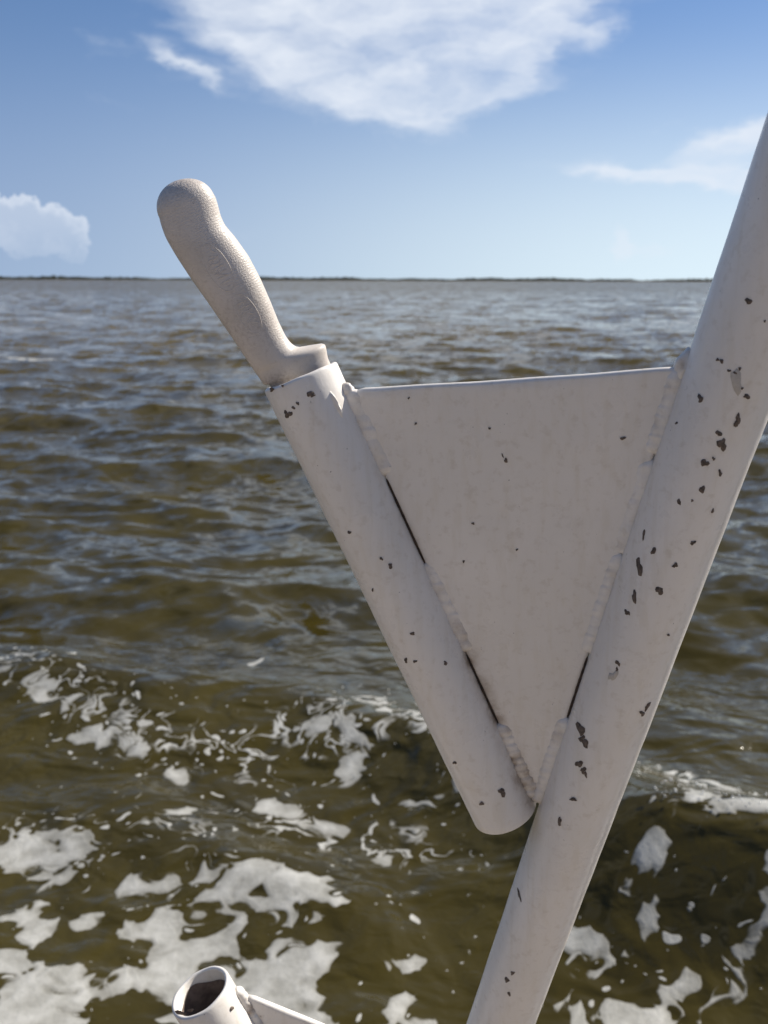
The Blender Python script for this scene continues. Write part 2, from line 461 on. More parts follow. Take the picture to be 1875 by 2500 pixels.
    F = [
        ([(0, 1690), (90, 1740), (190, 1815), (260, 1850)], .085, .62), ([(260, 1850), (360, 1890), (470, 1910)], .085, .66),
        ([(200, 1835), (250, 1845)], .09, .8),
        ([(340, 2000), (440, 2000)], .06, .6), ([(650, 1960), (760, 1980), (870, 2045)], .065, .66), ([(820, 2000), (930, 2075)], .06, .55),
        ([(980, 1995), (1110, 1965)], .055, .65), ([(690, 1845), (790, 1825)], .05, .6), ([(860, 1830), (890, 1880), (850, 1910)], .06, .6),
        ([(-100, 2080), (10, 2075), (110, 2110)], .16, .95), ([(90, 2030), (220, 2070)], .06, .62),
        ([(280, 2150), (400, 2140)], .075, .85), ([(180, 2165), (240, 2160)], .06, .7), ([(70, 2180), (100, 2180)], .03, .7),
        ([(530, 2160), (640, 2175), (740, 2195)], .11, 1.0), ([(630, 2190), (690, 2260), (740, 2265)], .09, .95),
        ([(110, 2240), (220, 2230), (300, 2250), (400, 2270)], .07, .72), ([(370, 2250), (440, 2240), (520, 2250), (500, 2320)], .09, .85),
        ([(390, 2340), (520, 2375), (650, 2360)], .17, 1.05), ([(540, 2340), (660, 2310), (760, 2310)], .10, .95), ([(650, 2260), (640, 2340)], .08, .85),
        ([(350, 2335), (240, 2395), (200, 2400)], .05, .75), ([(90, 2345), (210, 2360)], .05, .75), ([(-60, 2240), (40, 2210), (80, 2260)], .06, .8),
        ([(760, 2310), (830, 2370), (900, 2400), (1010, 2450)], .07, .8), ([(900, 2350), (1000, 2320)], .04, .7), ([(620, 2400), (640, 2460)], .09, .85),
        ([(-80, 2480), (100, 2470)], .16, .95), ([(260, 2480), (420, 2520)], .07, .8), ([(670, 2440), (790, 2480)], .05, .72), ([(830, 2500), (1010, 2480), (1150, 2530)], .08, .8),
        ([(0, 2310), (30, 2380), (0, 2420)], .05, .7), ([(810, 2220), (830, 2215)], .03, .7),
        # right-hand side, in front of the breaking wake
        ([(1650, 2060), (1655, 2110), (1600, 2165), (1550, 2235), (1480, 2275)], .045, .72), ([(1600, 2260), (1540, 2320), (1450, 2350)], .045, .7),
        ([(1880, 2250), (1830, 2330), (1770, 2385), (1650, 2430), (1500, 2440)], .06, .78), ([(1500, 2420), (1640, 2390), (1690, 2380)], .07, .85),
        ([(1560, 2460), (1680, 2450), (1640, 2520)], .10, .9), ([(1350, 2390), (1420, 2430), (1460, 2500)], .06, .78), ([(1375, 2290), (1480, 2300)], .05, .62),
        ([(1700, 2500), (1880, 2500)], .03, .45),
    ]
    for pts, w, s in F: stroke(pts, w * 0.98, min(s, .87), foam, 0.8)
    stroke([(1620, 1918), (1700, 1915), (1780, 1942), (1880, 1965), (2300, 2050)], .075, 1.25, foam, 1.0, 0.31)
    stroke([(1640, 1990), (1660, 2050)], .04, .55, foam, 1.0, 0.12)
    stroke([(45, 872), (115, 872)], .30, 1.1, foam)
    stroke([(618, 1648), (642, 1625)], .02, 1.3, foam)
    for pts, w, s in [([(60, 1700), (300, 1830), (620, 1880)], .45, .9), ([(640, 1850), (1000, 1800), (1150, 1850)], .45, 1.0), ([(650, 2000), (1000, 2060)], .35, .9),
                      ([(0, 2050), (450, 2080), (400, 2150)], .35, .8), ([(850, 2150), (980, 2250)], .2, .7), ([(0, 2300), (1000, 2400)], .6, .45), ([(1350, 2450), (1900, 2300)], .5, .6),
                      ([(1600, 1930), (1880, 1990)], .22, 1.0), ([(1050, 2050), (1100, 2100)], .2, .8)]:
        stroke(pts, w, s, fleck)
    V = np.stack([X + DX * calm, Y + DY * calm, Z], -1).reshape(-1, 3)
    ii = np.arange(nr - 1)[:, None] * nc + np.arange(nc - 1)[None, :]
    ii = ii.reshape(-1)
    Fq = np.stack([ii, ii + nc, ii + nc + 1, ii + 1], -1)
    # close the ring behind the boat
    j = np.arange(nr - 1) * nc
    Fq = np.concatenate([Fq, np.stack([j + nc - 1, j + 2 * nc - 1, j + nc, j], -1)])
    me = bpy.data.meshes.new('water')
    me.vertices.add(len(V)); me.vertices.foreach_set('co', V.astype(np.float32).ravel())
    me.loops.add(Fq.size); me.loops.foreach_set('vertex_index', Fq.astype(np.int32).ravel())
    me.polygons.add(len(Fq))
    me.polygons.foreach_set('loop_start', (np.arange(len(Fq)) * 4).astype(np.int32))
    me.polygons.foreach_set('use_smooth', np.ones(len(Fq), dtype=bool))
    me.update(calc_edges=True)
    me.flip_normals()
    for nme, arr in (('foam', foam), ('fleck', fleck)):
        at_ = me.attributes.new(nme, 'FLOAT', 'POINT')
        at_.data.foreach_set('value', arr.astype(np.float32).ravel())
    ob = bpy.data.objects.new('water', me)
    COL.objects.link(ob)
    me.materials.append(M_WATER); me.materials.append(M_WATER_NEAR)
    fm = np.maximum(foam, fleck).reshape(-1)
    fsel = (fm[Fq].max(1) > 0) | (np.hypot(V[Fq[:, 0], 0], V[Fq[:, 0], 1]) < 5.5)
    me.polygons.foreach_set('material_index', fsel.astype(np.int32))
    tag(ob, 'choppy brown bay water with foam streaks and a breaking wake', kind='structure')
    nz = me.polygons[len(Fq) // 2].normal.z
    if nz < 0: me.flip_normals()
    print('water', len(V), len(Fq))
build_water()
def build_spray():
    # droplets thrown up along the breaking crest
    rng = random.Random(3)
    vs, fs = [], []
    crest = [(1600, 1915), (1650, 1905), (1700, 1908), (1760, 1930), (1820, 1945), (1900, 1960)]
    for _i in range(150):
        t = rng.random() * (len(crest) - 1.001); k = int(t); u = t - k
        x = crest[k][0] + (crest[k + 1][0] - crest[k][0]) * u; y = crest[k][1] + (crest[k + 1][1] - crest[k][1]) * u
        c = on_water(x, y, 0.31) + Vector((rng.gauss(0, .03), rng.gauss(-.02, .03), rng.gauss(-.005, .012)))
        r_ = 0.0012 + 0.005 * rng.random() ** 3
        b = len(vs)
        for d in ((1, 0, 0), (-1, 0, 0), (0, 1, 0), (0, -1, 0), (0, 0, 1), (0, 0, -1)):
            vs.append(c + Vector(d) * r_ * rng.uniform(.8, 1.2))
        for f in ((0, 2, 4), (2, 1, 4), (1, 3, 4), (3, 0, 4), (2, 0, 5), (1, 2, 5), (3, 1, 5), (0, 3, 5)):
            fs.append(tuple(b + q for q in f))
    o = link('spray', vs, fs, M_SPRAY)
    tag(o, 'white spray droplets along the breaking wake crest', 'spray', kind='stuff')
build_spray()

# ------------------------------------------------------------------ far shore
def build_shore():
    rng = random.Random(5)
    D = 1500.0
    # low muddy island as terrain, long strip with gently uneven waterline
    vs, fs = [], []
    N = 260
    x0, x1 = -1500.0, 1500.0
    for i in range(N + 1):
        x = x0 + (x1 - x0) * i / N
        off = 40 * math.sin(x * 0.004) + 14 * math.sin(x * 0.021 + 1)
        for (dy, z) in ((0, -0.4), (3, 0.25), (12, 0.8), (160, 1.0), (180, -0.5)):
            vs.append((x, D + off + dy, z))
    for i in range(N):
        for j in range(4):
            a = i * 5 + j
            fs.append((a, a + 5, a + 6, a + 1))
    o = link('far_shore', vs, fs, M_MUD)
    tag(o, 'low dark marsh shore along the horizon', kind='structure')
    # mangrove thicket: thousands of small leaf clumps heaped along the shore
    vs, fs = [], []
    def hfun(x):
        px = x / D * FPX + 937
        h = 3.6 + 0.9 * math.sin(px * 0.011) + 0.7 * math.sin(px * 0.037 + 2) + 0.5 * math.sin(px * 0.09)
        if 100 < px < 112: h *= 0.35
        if 1555 < px < 1590: h *= 0.35
        if px > 1730: h *= 1.35
        return h
    x = x0
    while x < x1:
        h = hfun(x)
        off = 40 * math.sin(x * 0.004) + 14 * math.sin(x * 0.021 + 1)
        for k in range(5):
            cx = x + rng.uniform(-2, 2); cy = D + off + 8 + rng.uniform(0, 40)
            top = h * rng.uniform(0.65, 1.18)
            for q in range(4):
                cz = 0.6 + top * rng.uniform(0.2, 0.95)
                s = rng.uniform(0.6, 1.5)
                b = len(vs)
                # an uneven eight-sided clump
                for (ax_, ay_, az_) in ((1, 0, 0), (-1, 0, 0), (0, 1, 0), (0, -1, 0), (0, 0, .8), (0, 0, -.8)):
                    j = rng.uniform(.7, 1.3) * s
                    vs.append((cx + ax_ * j + rng.uniform(-1, 1), cy + ay_ * j, max(0.4, cz + az_ * j)))
                for f in ((0, 2, 4), (2, 1, 4), (1, 3, 4), (3, 0, 4), (2, 0, 5), (1, 2, 5), (3, 1, 5), (0, 3, 5)):
                    fs.append(tuple(b + t for t in f))
        x += 2.2
    o = link('mangrove_thicket', vs, fs, M_MANGROVE, smooth=False)
    tag(o, 'thin dark line of far mangroves on the horizon', 'thicket', kind='stuff')
build_shore()

# ------------------------------------------------------------------ the post with its welded rod holders
POST_R, TUBE_R, TUBE_RI = 0.0260, 0.0242, 0.0206
Q1 = at(1757, 1000, 0.052 * FPX / 225)
Q2 = at(1221, 2500, 0.052 * FPX / 152)
PD = (Q2 - Q1).normalized()                      # down the post
FOOT_Z = 0.78
post_foot = Q1 + PD * ((FOOT_Z - Q1.z) / PD.z)
post_top = Q1 - PD * 0.62

def frame(d):
    d = d.normalized()
    toc = (CAM_P - Q1)
    u = (toc - d * toc.dot(d)).normalized()      # faces the camera side
    v = d.cross(u)
    return d, u, v
def sweep(path, radii, seg=64, cap=True, ctr=None):
    """tube along a path, with its own radius at each station"""
    vs, fs = [], []
    n = len(path)
    for i, p in enumerate(path):
        d = (path[min(i + 1, n - 1)] - path[max(i - 1, 0)])
        d, u, v = frame(d)
        for k in range(seg):
            a = 2 * math.pi * k / seg
            vs.append(p + (u * math.cos(a) + v * math.sin(a)) * radii[i])
    for i in range(n - 1):
        for k in range(seg):
            a = i * seg + k; b = i * seg + (k + 1) % seg
            fs.append((a, b, b + seg, a + seg))
    if cap:
        fs.append(tuple(range(seg))[::-1]); fs.append(tuple((n - 1) * seg + k for k in range(seg)))
    return vs, fs

rail = empty('rod_holder_post', post_foot)
tag(rail, 'chipped white painted metal post with rod holder tubes welded on by triangular plates', 'rod holder')

def cyl_hit(px, py, A, d, rad):
    """where the sight line through a pixel meets a round pipe"""
    o = CAM_P - A; r = ray(px, py).normalized()
    o2 = o - d * o.dot(d); r2 = r - d * r.dot(d)
    a = r2.dot(r2); b = 2 * o2.dot(r2); c = o2.dot(o2) - rad * rad
    D = b * b - 4 * a * c
    if D < 0: return None
    t = (-b - math.sqrt(D)) / (2 * a)
    return CAM_P + r * t

# post: a gentle unevenness keeps it from being a perfect cylinder
n = 150
path = [post_top + (post_foot - post_top) * (i / n) for i in range(n + 1)]
pv, pf = sweep(path, [POST_R] * (n + 1), 96)
pv = [v + (v - (Q1 + PD * (v - Q1).dot(PD))).normalized() * (0.00035 * vnoise(v, 22) + 0.00015 * vnoise(v, 90, 3)) for v in pv]

T_TOP = at(733, 917, 0.0484 * FPX / 190)
def plane_hit(px, py, o, nrm):
    r = ray(px, py)
    return CAM_P + r * ((o - CAM_P).dot(nrm) / r.dot(nrm))

def seg_dist(p, a, b):
    d = b - a
    t = max(0, min(1, (p - a).dot(d) / d.length_squared))
    return (p - a - d * t).length, t

def grime_on(verts, lines):
    out = []
    for v in verts:
        g = 0.0
        for a, b, w, s in lines:
            d, t = seg_dist(v, a, b)
            if d < w * 1.6:
                nz = 0.6 + 0.9 * vnoise(v, 60, 5)
                g = max(g, s * max(0, 1 - d / (w * 1.6)) * nz)
        out.append(max(0, g))
    return out

def make_tube(top, bot, name_mat, cut=0.0, lines=(), dent=None):
    """an open pipe with an inner wall and a rounded, slightly battered rim"""
    d, u, v = frame(bot - top)
    ln = (bot - top).length
    prof = []                                   # (axial, radius)
    tk = TUBE_R - TUBE_RI
    e = tk / 2
    prof.append((0.12, TUBE_RI))
    for k in range(12): prof.append((0.12 - (0.12 - e) * (k + 1) / 12, TUBE_RI))
    for k in range(1, 7):
        a = math.pi * k / 7
        prof.append((e - e * math.sin(a), (TUBE_R + TUBE_RI) / 2 - e * math.cos(a)))
    ns = 70
    for k in range(ns + 1): prof.append((e + (ln - 2 * e) * k / ns, TUBE_R))
    for k in range(1, 7):
        a = math.pi * k / 7
        prof.append((ln - e + e * math.sin(a), (TUBE_R + TUBE_RI) / 2 + e * math.cos(a)))
    for k in range(12): prof.append((ln - e - (0.12 - e) * k / 11, TUBE_RI))
    seg = 96
    vs, fs = [], []
    for (s, r) in prof:
        for k in range(seg):
            a = 2 * math.pi * k / seg
            q = u * math.cos(a) + v * math.sin(a)
            w = max(0, 1 - s / 0.05)
            p = top + d * (s + cut * math.cos(a) * TUBE_R * w + 0.0002 * w * math.sin(3 * a + 1) + 0.00015 * w * math.sin(7 * a)) + q * r
            if r > TUBE_RI + 1e-5: p = p + q * (0.0003 * vnoise(p, 24, 1) + 0.0001 * vnoise(p, 110, 2))
            vs.append(p)
    for i in range(len(prof) - 1):
        for k in range(seg):
            a = i * seg + k; b = i * seg + (k + 1) % seg
            fs.append((a, a + seg, b + seg, b))
    return vs, fs, seg, len(prof)

def rail_part(name, vs, fs, mat, parent=None, grime=None, smooth=True):
    o = link(name, vs, fs, mat, None, smooth, {'grime': grime} if grime else None)
    p = parent or rail
    o.parent = p
    # parts are modelled in place; keep them there under their parent
    o.matrix_parent_inverse = Matrix.Translation(-post_foot) if p is rail else Matrix.Identity(4)
    return o

def fix_normals(o):
    bm = bmesh.new(); bm.from_mesh(o.data)
    bmesh.ops.recalc_face_normals(bm, faces=bm.faces)
    bm.to_mesh(o.data); bm.free()

def make_plate(LA, LB, RA, RB, nrm, t=0.0055, na=46, nb=64, corner=0.007):
    """flat gusset between two edges: LA-LB along the tube, RA-RB along the post"""
    r = 0.0026
    vs, fs = [], []
    idx = {}
    def P(i, j):
        a, b = i / na, j / nb
        l = LA + (LB - LA) * b; q = RA + (RB - RA) * b
        p = l + (q - l) * a
        # the top edge sags a little and its left corner is rounded
        wtop = max(0, 1 - b * 6)
        down = (LB - LA).normalized()
        sag = 0.0009 * math.sin(math.pi * a) + 0.00015 * math.sin(19 * a)
        dx = a * (RA - LA).length
        if dx < corner: sag += corner - math.sqrt(max(0, corner ** 2 - (corner - dx) ** 2))
        return p + down * sag * wtop
    for j in range(nb + 1):
        for i in range(na + 1):
            p = P(i, j)
            idx[(i, j)] = len(vs)
            vs.append(p + nrm * (t / 2 + 0.0005 * vnoise(p, 17, 4) + 0.00012 * vnoise(p, 90, 6)))
    for j in range(nb):
        for i in range(na):
            fs.append((idx[(i, j)], idx[(i + 1, j)], idx[(i + 1, j + 1)], idx[(i, j + 1)]))
    loop = [(i, 0) for i in range(na)] + [(na, j) for j in range(nb)] + [(i, nb) for i in range(na, 0, -1)] + [(0, j) for j in range(nb, 0, -1)]
    pts = [P(*c) for c in loop]
    cen = sum(pts, Vector()) / len(pts)
    prev = [idx[c] for c in loop]
    m_ = len(loop)
    outs = []
    for k in range(m_):
        tg = (pts[(k + 1) % m_] - pts[k - 1])
        o = tg.cross(nrm).normalized()
        if o.dot(pts[k] - cen) < 0: o = -o
        outs.append(o)
    for a in (30, 60, 90, 90, 120, 150, 180):
        first90 = (a == 90 and len([1]) and not getattr(make_plate, '_s', False))
        make_plate._s = (a == 90) and first90
        zoff = (t / 2 - r) * (1 if (a < 90 or first90) else -1) + r * math.cos(R(a))
        ring = []
        for k in range(m_):
            ring.append(len(vs)); vs.append(pts[k] + outs[k] * (r * math.sin(R(a))) + nrm * zoff)
        for k in range(m_):
            fs.append((prev[k], prev[(k + 1) % m_], ring[(k + 1) % m_], ring[k]))
        prev = ring
    fs.append(tuple(prev))
    return vs, fs

def bead(a, b, w, h, nrm, seed, pitch=0.006, name='weld_bead', rip=0.10, dirty=0.35):
    """a run of overlapping weld ripples lying in a corner between a and b"""
    rng = random.Random(seed)
    d = (b - a); ln = d.length; d = d.normalized()
    side = d.cross(nrm).normalized()
    n_ = max(10, int(ln / 0.0011)); seg = 20
    vs, fs = [], []
    for i in range(n_ + 1):
        t = i / n_
        s = t * ln
        ph = (s / pitch) % 1.0
        k = 1 + rip * (1 - ph) - rip * 0.5 + 0.10 * vnoise((s * 90, seed, 0), 1)
        end = math.sqrt(max(0.02, 1 - max(0, (0.006 - s) / 0.006) ** 2)) * math.sqrt(max(0.02, 1 - max(0, (s - ln + 0.006) / 0.006) ** 2))
        c = a + d * s + side * (0.0009 * vnoise((s * 60, seed + 3, 0), 1))
        for q in range(seg):
            an = 2 * math.pi * q / seg
            lean = d * (-0.0022 * math.cos(an) * 1.0)
            p = c + side * (math.cos(an) * w * k * end) + nrm * (math.sin(an) * h * k * end) - d * (0.0016 * (1 - abs(math.cos(an))))
            p = p + nrm * (0.0006 * vnoise(p, 150, seed) + 0.0004 * vnoise(p, 380, seed)) + side * 0.0005 * vnoise(p, 210, seed + 9)
            vs.append(p)
    for i in range(n_):
        for q in range(seg):
            x = i * seg + q; y = i * seg + (q + 1) % seg
            fs.append((x, y, y + seg, x + seg))
    fs.append(tuple(range(seg))[::-1]); fs.append(tuple(n_ * seg + q for q in range(seg)))
    g = [max(0, dirty * (0.35 + 1.1 * vnoise(v, 70, seed))) for v in vs]
    o = rail_part(name, vs, fs, M_PAINT, None, g)
    fix_normals(o)
    return o

def chip(parent, surf, centre_px, r_px, seed, mat=M_CHIP, squash=1.0, rot=0.0, name='paint_chip', depth=None):
    """a ragged flake lost from the paint; surf maps a pixel to (point, normal)"""
    rng = random.Random(seed)
    n_ = 13
    ring = []
    ph1, ph2 = rng.uniform(0, 6.28), rng.uniform(0, 6.28)
    for k in range(n_):
        a = 2 * math.pi * k / n_
        rr_ = r_px * (1 + 0.26 * math.sin(2 * a + ph1) + 0.18 * math.sin(3 * a + ph2) + rng.uniform(-.22, .22))
        x, y = rr_ * math.cos(a) * squash, rr_ * math.sin(a) / squash
        c, s = math.cos(R(rot)), math.sin(R(rot))
        ring.append((centre_px[0] + x * c - y * s, centre_px[1] + x * s + y * c))
    out, inner = [], []
    for (x, y) in ring:
        h = surf(x, y)
        if h is None: return None
        out.append(h[0] + h[1] * 0.00012)
        h2 = surf(centre_px[0] + (x - centre_px[0]) * .86, centre_px[1] + (y - centre_px[1]) * .86)
        inner.append(h2[0] + h2[1] * 0.00042)
    h = surf(*centre_px)
    vs = out + inner + [h[0] + h[1] * 0.00045]
    fs = []
    for k in range(n_):
        k2 = (k + 1) % n_
        fs.append((k, k2, n_ + k2, n_ + k))
        fs.append((n_ + k, n_ + k2, 2 * n_))
    o = rail_part(name, vs, fs, mat, parent)
    fix_normals(o)
    return o

# --- upper holder
pn = (T_TOP - Q1).cross(PD).normalized()
if pn.dot(CAM_P - T_TOP) < 0: pn = -pn
T_BOT = plane_hit(1234, 1982, Q1, pn)
TD = (T_BOT - T_TOP).normalized()
print('tube length', (T_BOT - T_TOP).length, 'depths', (CAM_R.transposed() @ (T_TOP - CAM_P)).z, (CAM_R.transposed() @ (T_BOT - CAM_P)).z, 'foot', post_foot)
def inplane_side(d, nrm, toward):
    s = d.cross(nrm).normalized()
    return s if s.dot(toward) > 0 else -s
t_side = inplane_side(TD, pn, Q1 - T_TOP)        # from tube towards post
p_side = inplane_side(PD, pn, T_TOP - Q1)        # from post towards tube
def on_line_at(px, py, A, d):
    h = plane_hit(px, py, Q1, pn)
    return A + d * (h - A).dot(d)
GAP = 0.0026 + 0.0004
def tube_edge(px, py, g=GAP): return on_line_at(px, py, T_TOP, TD) + t_side * (TUBE_R + g)
def post_edge(px, py, g=GAP): return on_line_at(px, py, Q1, PD) + p_side * (POST_R + g)
LA, LB = tube_edge(868, 955), tube_edge(1300, 1905)
RA, RB = post_edge(1650, 905), post_edge(1325, 1900)
def lerp(a, b, t): return a + (b - a) * t
gl = [(tube_edge(940, 1165, 0), tube_edge(1045, 1370, 0), .0065, .8), (tube_edge(1150, 1590, 0), tube_edge(1300, 1930, 0), .011, 1.2), (tube_edge(1050, 1380, 0), tube_edge(1150, 1590, 0), .009, .35),
      (tube_edge(840, 950, 0), tube_edge(940, 1165, 0), .008, .18)]
gr = [(post_edge(1640, 920, 0), post_edge(1540, 1200, 0), .006, .30), (post_edge(1440, 1590, 0), post_edge(1390, 1760, 0), .004, .55), (post_edge(1390, 1760, 0), post_edge(1310, 1950, 0), .006, .32)]
post = rail_part('post', pv, pf, M_PAINT, None, grime_on(pv, gr))
fix_normals(post)
tv, tf, seg, npf = make_tube(T_TOP, T_BOT, M_PAINT, cut=-0.13)
tube = rail_part('rod_holder_tube', tv, tf, M_PAINT, None, grime_on(tv, gl))
fix_normals(tube)
plv, plf = make_plate(LA, LB, RA, RB, pn)
plate = rail_part('gusset_plate', plv, plf, M_PAINT, None, grime_on(plv, [(a, b, w * .8, s * .8) for a, b, w, s in gl + gr]))
fix_normals(plate)
def te(px, py): return tube_edge(px, py, 0.0012)
def pe(px, py): return post_edge(px, py, 0.0012)
up = pn * 0.0015
bead(te(846, 955), te(940, 1165), .0078, .0044, pn, 1, .009, rip=.07, dirty=.30)
bead(te(1045, 1372), te(1150, 1590), .0074, .0042, pn, 2, .008, rip=.08, dirty=.40)
bead(te(1236, 1760), te(1308, 1945), .0075, .0052, pn, 3, .006, rip=.14, dirty=.75)
bead(pe(1652, 895), pe(1585, 1110), .0070, .0046, pn, 4, .006, rip=.08, dirty=.4)
bead(pe(1580, 1120), pe(1500, 1350), .0070, .0040, pn, 5, .009, rip=.07, dirty=.3)
bead(pe(1500, 1345), pe(1432, 1595), .0068, .0046, pn, 6, .0062, rip=.07, dirty=.40)
bead(pe(1392, 1752), pe(1316, 1962), .0070, .0050, pn, 7, .0068, rip=.08, dirty=.30)

def crack(a, b, nrm, seed):  # rust-brown strip laid in the open seam; its dark colour paints the gap's shade
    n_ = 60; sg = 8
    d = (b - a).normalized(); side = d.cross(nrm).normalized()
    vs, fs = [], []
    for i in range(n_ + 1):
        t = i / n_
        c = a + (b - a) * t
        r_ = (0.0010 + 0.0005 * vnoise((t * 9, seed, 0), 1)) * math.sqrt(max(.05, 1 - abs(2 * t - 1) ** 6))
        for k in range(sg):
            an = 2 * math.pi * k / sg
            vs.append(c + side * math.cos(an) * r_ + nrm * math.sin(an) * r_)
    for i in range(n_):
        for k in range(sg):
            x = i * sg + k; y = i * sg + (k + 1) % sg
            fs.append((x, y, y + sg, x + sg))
    o = rail_part('rusty_shade_strip', vs, fs, M_SEAM_SHADE)
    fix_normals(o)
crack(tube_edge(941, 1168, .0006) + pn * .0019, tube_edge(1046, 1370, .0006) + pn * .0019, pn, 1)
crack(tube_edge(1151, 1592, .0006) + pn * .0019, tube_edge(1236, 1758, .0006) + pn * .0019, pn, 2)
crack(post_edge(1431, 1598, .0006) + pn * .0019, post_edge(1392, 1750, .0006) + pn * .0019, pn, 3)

# --- lower holder on the same post
T2 = at(488, 2420, 0.0484 * FPX / 154)
t2p = Q1 + PD * (T2 - Q1).dot(PD)
p_side2 = (T2 - t2p).normalized()
TD2 = TD.copy()
pn2 = p_side2.cross(TD2).normalized()
if pn2.dot(CAM_P - T2) < 0: pn2 = -pn2
B2 = T2 + TD2 * 0.34
t_side2 = inplane_side(TD2, pn2, -p_side2)
tv2, tf2, seg, npf = make_tube(T2, B2, M_PAINT)
rust2 = T2 + TD2 * .018 + t_side2 * TUBE_R
gtop = [(T2 + t_side2 * TUBE_R + TD2 * .012, T2 + t_side2 * TUBE_R + TD2 * .05, .006, .8)]
tube2 = rail_part('rod_holder_tube', tv2, tf2, M_PAINT, None, grime_on(tv2, gtop))
fix_normals(tube2)
hd = T2 + TD2 * 0.021 + t_side2 * (TUBE_R + GAP)
tgt = plane_hit(775, 2501, T2, pn2)
edge_dir = (tgt - hd).normalized()
den = edge_dir.dot(-p_side2)
need = (hd - t2p).dot(p_side2) - (POST_R + GAP)
RA2 = hd + edge_dir * (need / den)
LB2 = B2 - TD2 * .03 + t_side2 * (TUBE_R + GAP)
RB2 = t2p + PD * 0.34 + p_side2 * (POST_R + GAP)
pl2v, pl2f = make_plate(hd, LB2, RA2, RB2, pn2)
plate2 = rail_part('gusset_plate', pl2v, pl2f, M_PAINT, None, grime_on(pl2v, gtop))
fix_normals(plate2)
bead(hd - t_side2 * .0022 - TD2 * .008, hd - t_side2 * .0022 + TD2 * .10, .005, .0046, pn2, 21, .007, rip=.1, dirty=.8)
bead(lerp(hd, LB2, .5) - t_side2 * .0022, LB2 - t_side2 * .0022, .005, .0046, pn2, 22, .007, rip=.1, dirty=.3)
bead(RA2 - p_side2 * .0022, lerp(RA2, RB2, .4) - p_side2 * .0022, .0054, .005, pn2, 23, .007, rip=.1, dirty=.3)
bead(lerp(RA2, RB2, .6) - p_side2 * .0022, RB2 - p_side2 * .0022, .0054, .005, pn2, 24, .007, rip=.1, dirty=.3)

# --- welds lumps: the torn bit at the tube's shoulder and the peak at the post
def lump(c, rx, ry, rz, ax, ay, az, seed, dirty=0.1):
    vs, fs = [], []
    nu, nv = 18, 12
    for j in range(nv + 1):
        ph = math.pi * j / nv
        for i in range(nu):
            th_ = 2 * math.pi * i / nu
            q = Vector((math.sin(ph) * math.cos(th_), math.sin(ph) * math.sin(th_), math.cos(ph)))
            k = 1 + 0.22 * vnoise(q, 2.0, seed)
            vs.append(c + ax * q.x * rx * k + ay * q.y * ry * k + az * q.z * rz * k)
    for j in range(nv):
        for i in range(nu):
            a = j * nu + i; b = j * nu + (i + 1) % nu
            fs.append((a, b, b + nu, a + nu))
    g = [max(0, dirty * (0.4 + vnoise(v, 120, seed))) for v in vs]
    o = rail_part('weld_bead', vs, fs, M_PAINT, None, g)
    fix_normals(o)
    return o
lump(post_edge(1660, 893, 0.000) - PD * .000, .0058, .0105, .0052, p_side, PD, pn, 4.2, .5)
lump(tube_edge(848, 952, 0.000), .0050, .0052, .0040, t_side, TD, pn, 5.1, .3)
# a run of thick paint at the tube's shoulder
def tube_surf(px, py):
    h = cyl_hit(px, py, T_TOP, TD, TUBE_R + .0001)
    if h is None: return None
    return h, (h - T_TOP - TD * (h - T_TOP).dot(TD)).normalized()
def tube2_surf(px, py):
    h = cyl_hit(px, py, T2, TD2, TUBE_R + .0001)
    if h is None: return None
    return h, (h - T2 - TD2 * (h - T2).dot(TD2)).normalized()
def post_surf(px, py):
    h = cyl_hit(px, py, Q1, PD, POST_R + .0001)
    if h is None: return None
    return h, (h - Q1 - PD * (h - Q1).dot(PD)).normalized()
PO = Q1 + pn * 0.0029
def plate_surf(px, py):
    return plane_hit(px, py, PO, pn), pn
s1 = tube_surf(815, 985)
lump(s1[0] - s1[1] * .0034, .0042, .012, .0040, t_side, (TD * .96 + t_side * .1).normalized(), s1[1], 8.8, 0)

# --- flaked paint
post_chips = [  # x, y, radius in photo pixels, squash, tilt
    (1827, 735, 8, .95, 0), (1752, 878, 4, 1.1, 20), (1762, 882, 5, .8, 10), (1710, 973, 8, .8, 15), (1823, 968, 7, 1.1, -15), (1801, 1025, 10, .7, 18), (1796, 1035, 6, 1, 0),
    (1755, 1058, 7, 1, 30), (1762, 1086, 13, .78, 12), (1720, 1130, 9, .9, 40), (1742, 1120, 4, 1, 0), (1758, 1155, 6, .8, 0), (1714, 1195, 8, .9, 0), (1658, 1225, 6, .75, 0), (1690, 1222, 3, .8, 0),
    (1740, 1247, 4, .8, 30), (1572, 1305, 6, .55, 10), (1692, 1325, 6, 1.1, -30), (1596, 1345, 7, 1, 20), (1561, 1385, 12, .6, 0), (1648, 1380, 6, 1, 20), (1610, 1442, 9, .9, 0), (1549, 1457, 9, .6, -10),
    (1531, 1495, 7, .8, -20), (1508, 1618, 6, .8, -20), (1506, 1634, 4, .8, 10), (1580, 1725, 7, .6, 25), (1568, 1742, 6, 1, 20), (1418, 1780, 13, .75, -12), (1420, 1803, 7, 1, 20), (1429, 1815, 9, .8, -40),
    (1414, 1865, 9, 1, 10), (1424, 1880, 7, .9, -20), (1430, 1890, 5, .6, -20), (1399, 1951, 6, 1.3, 20), (1366, 2008, 6, .8, 0), (1268, 2185, 6, .4, -18), (1238, 2392, 6, .9, 20), (1252, 2375, 4, 1, 0), (1243, 2426, 4, .8, 0),
    (1250, 2378, 3, 1, 0), (1652, 1033, 3, 1, 0), (1867, 784, 3, 1, 0), (1553, 1885, 3, .6, 15), (1365, 2000, 4, .7, 0), (1632, 1550, 3, 1.2, -20),
]
for i, (x, y, r_, q, t) in enumerate(post_chips):
    chip(post, post_surf, (x, y), r_, 100 + i, M_CHIP, q, t)
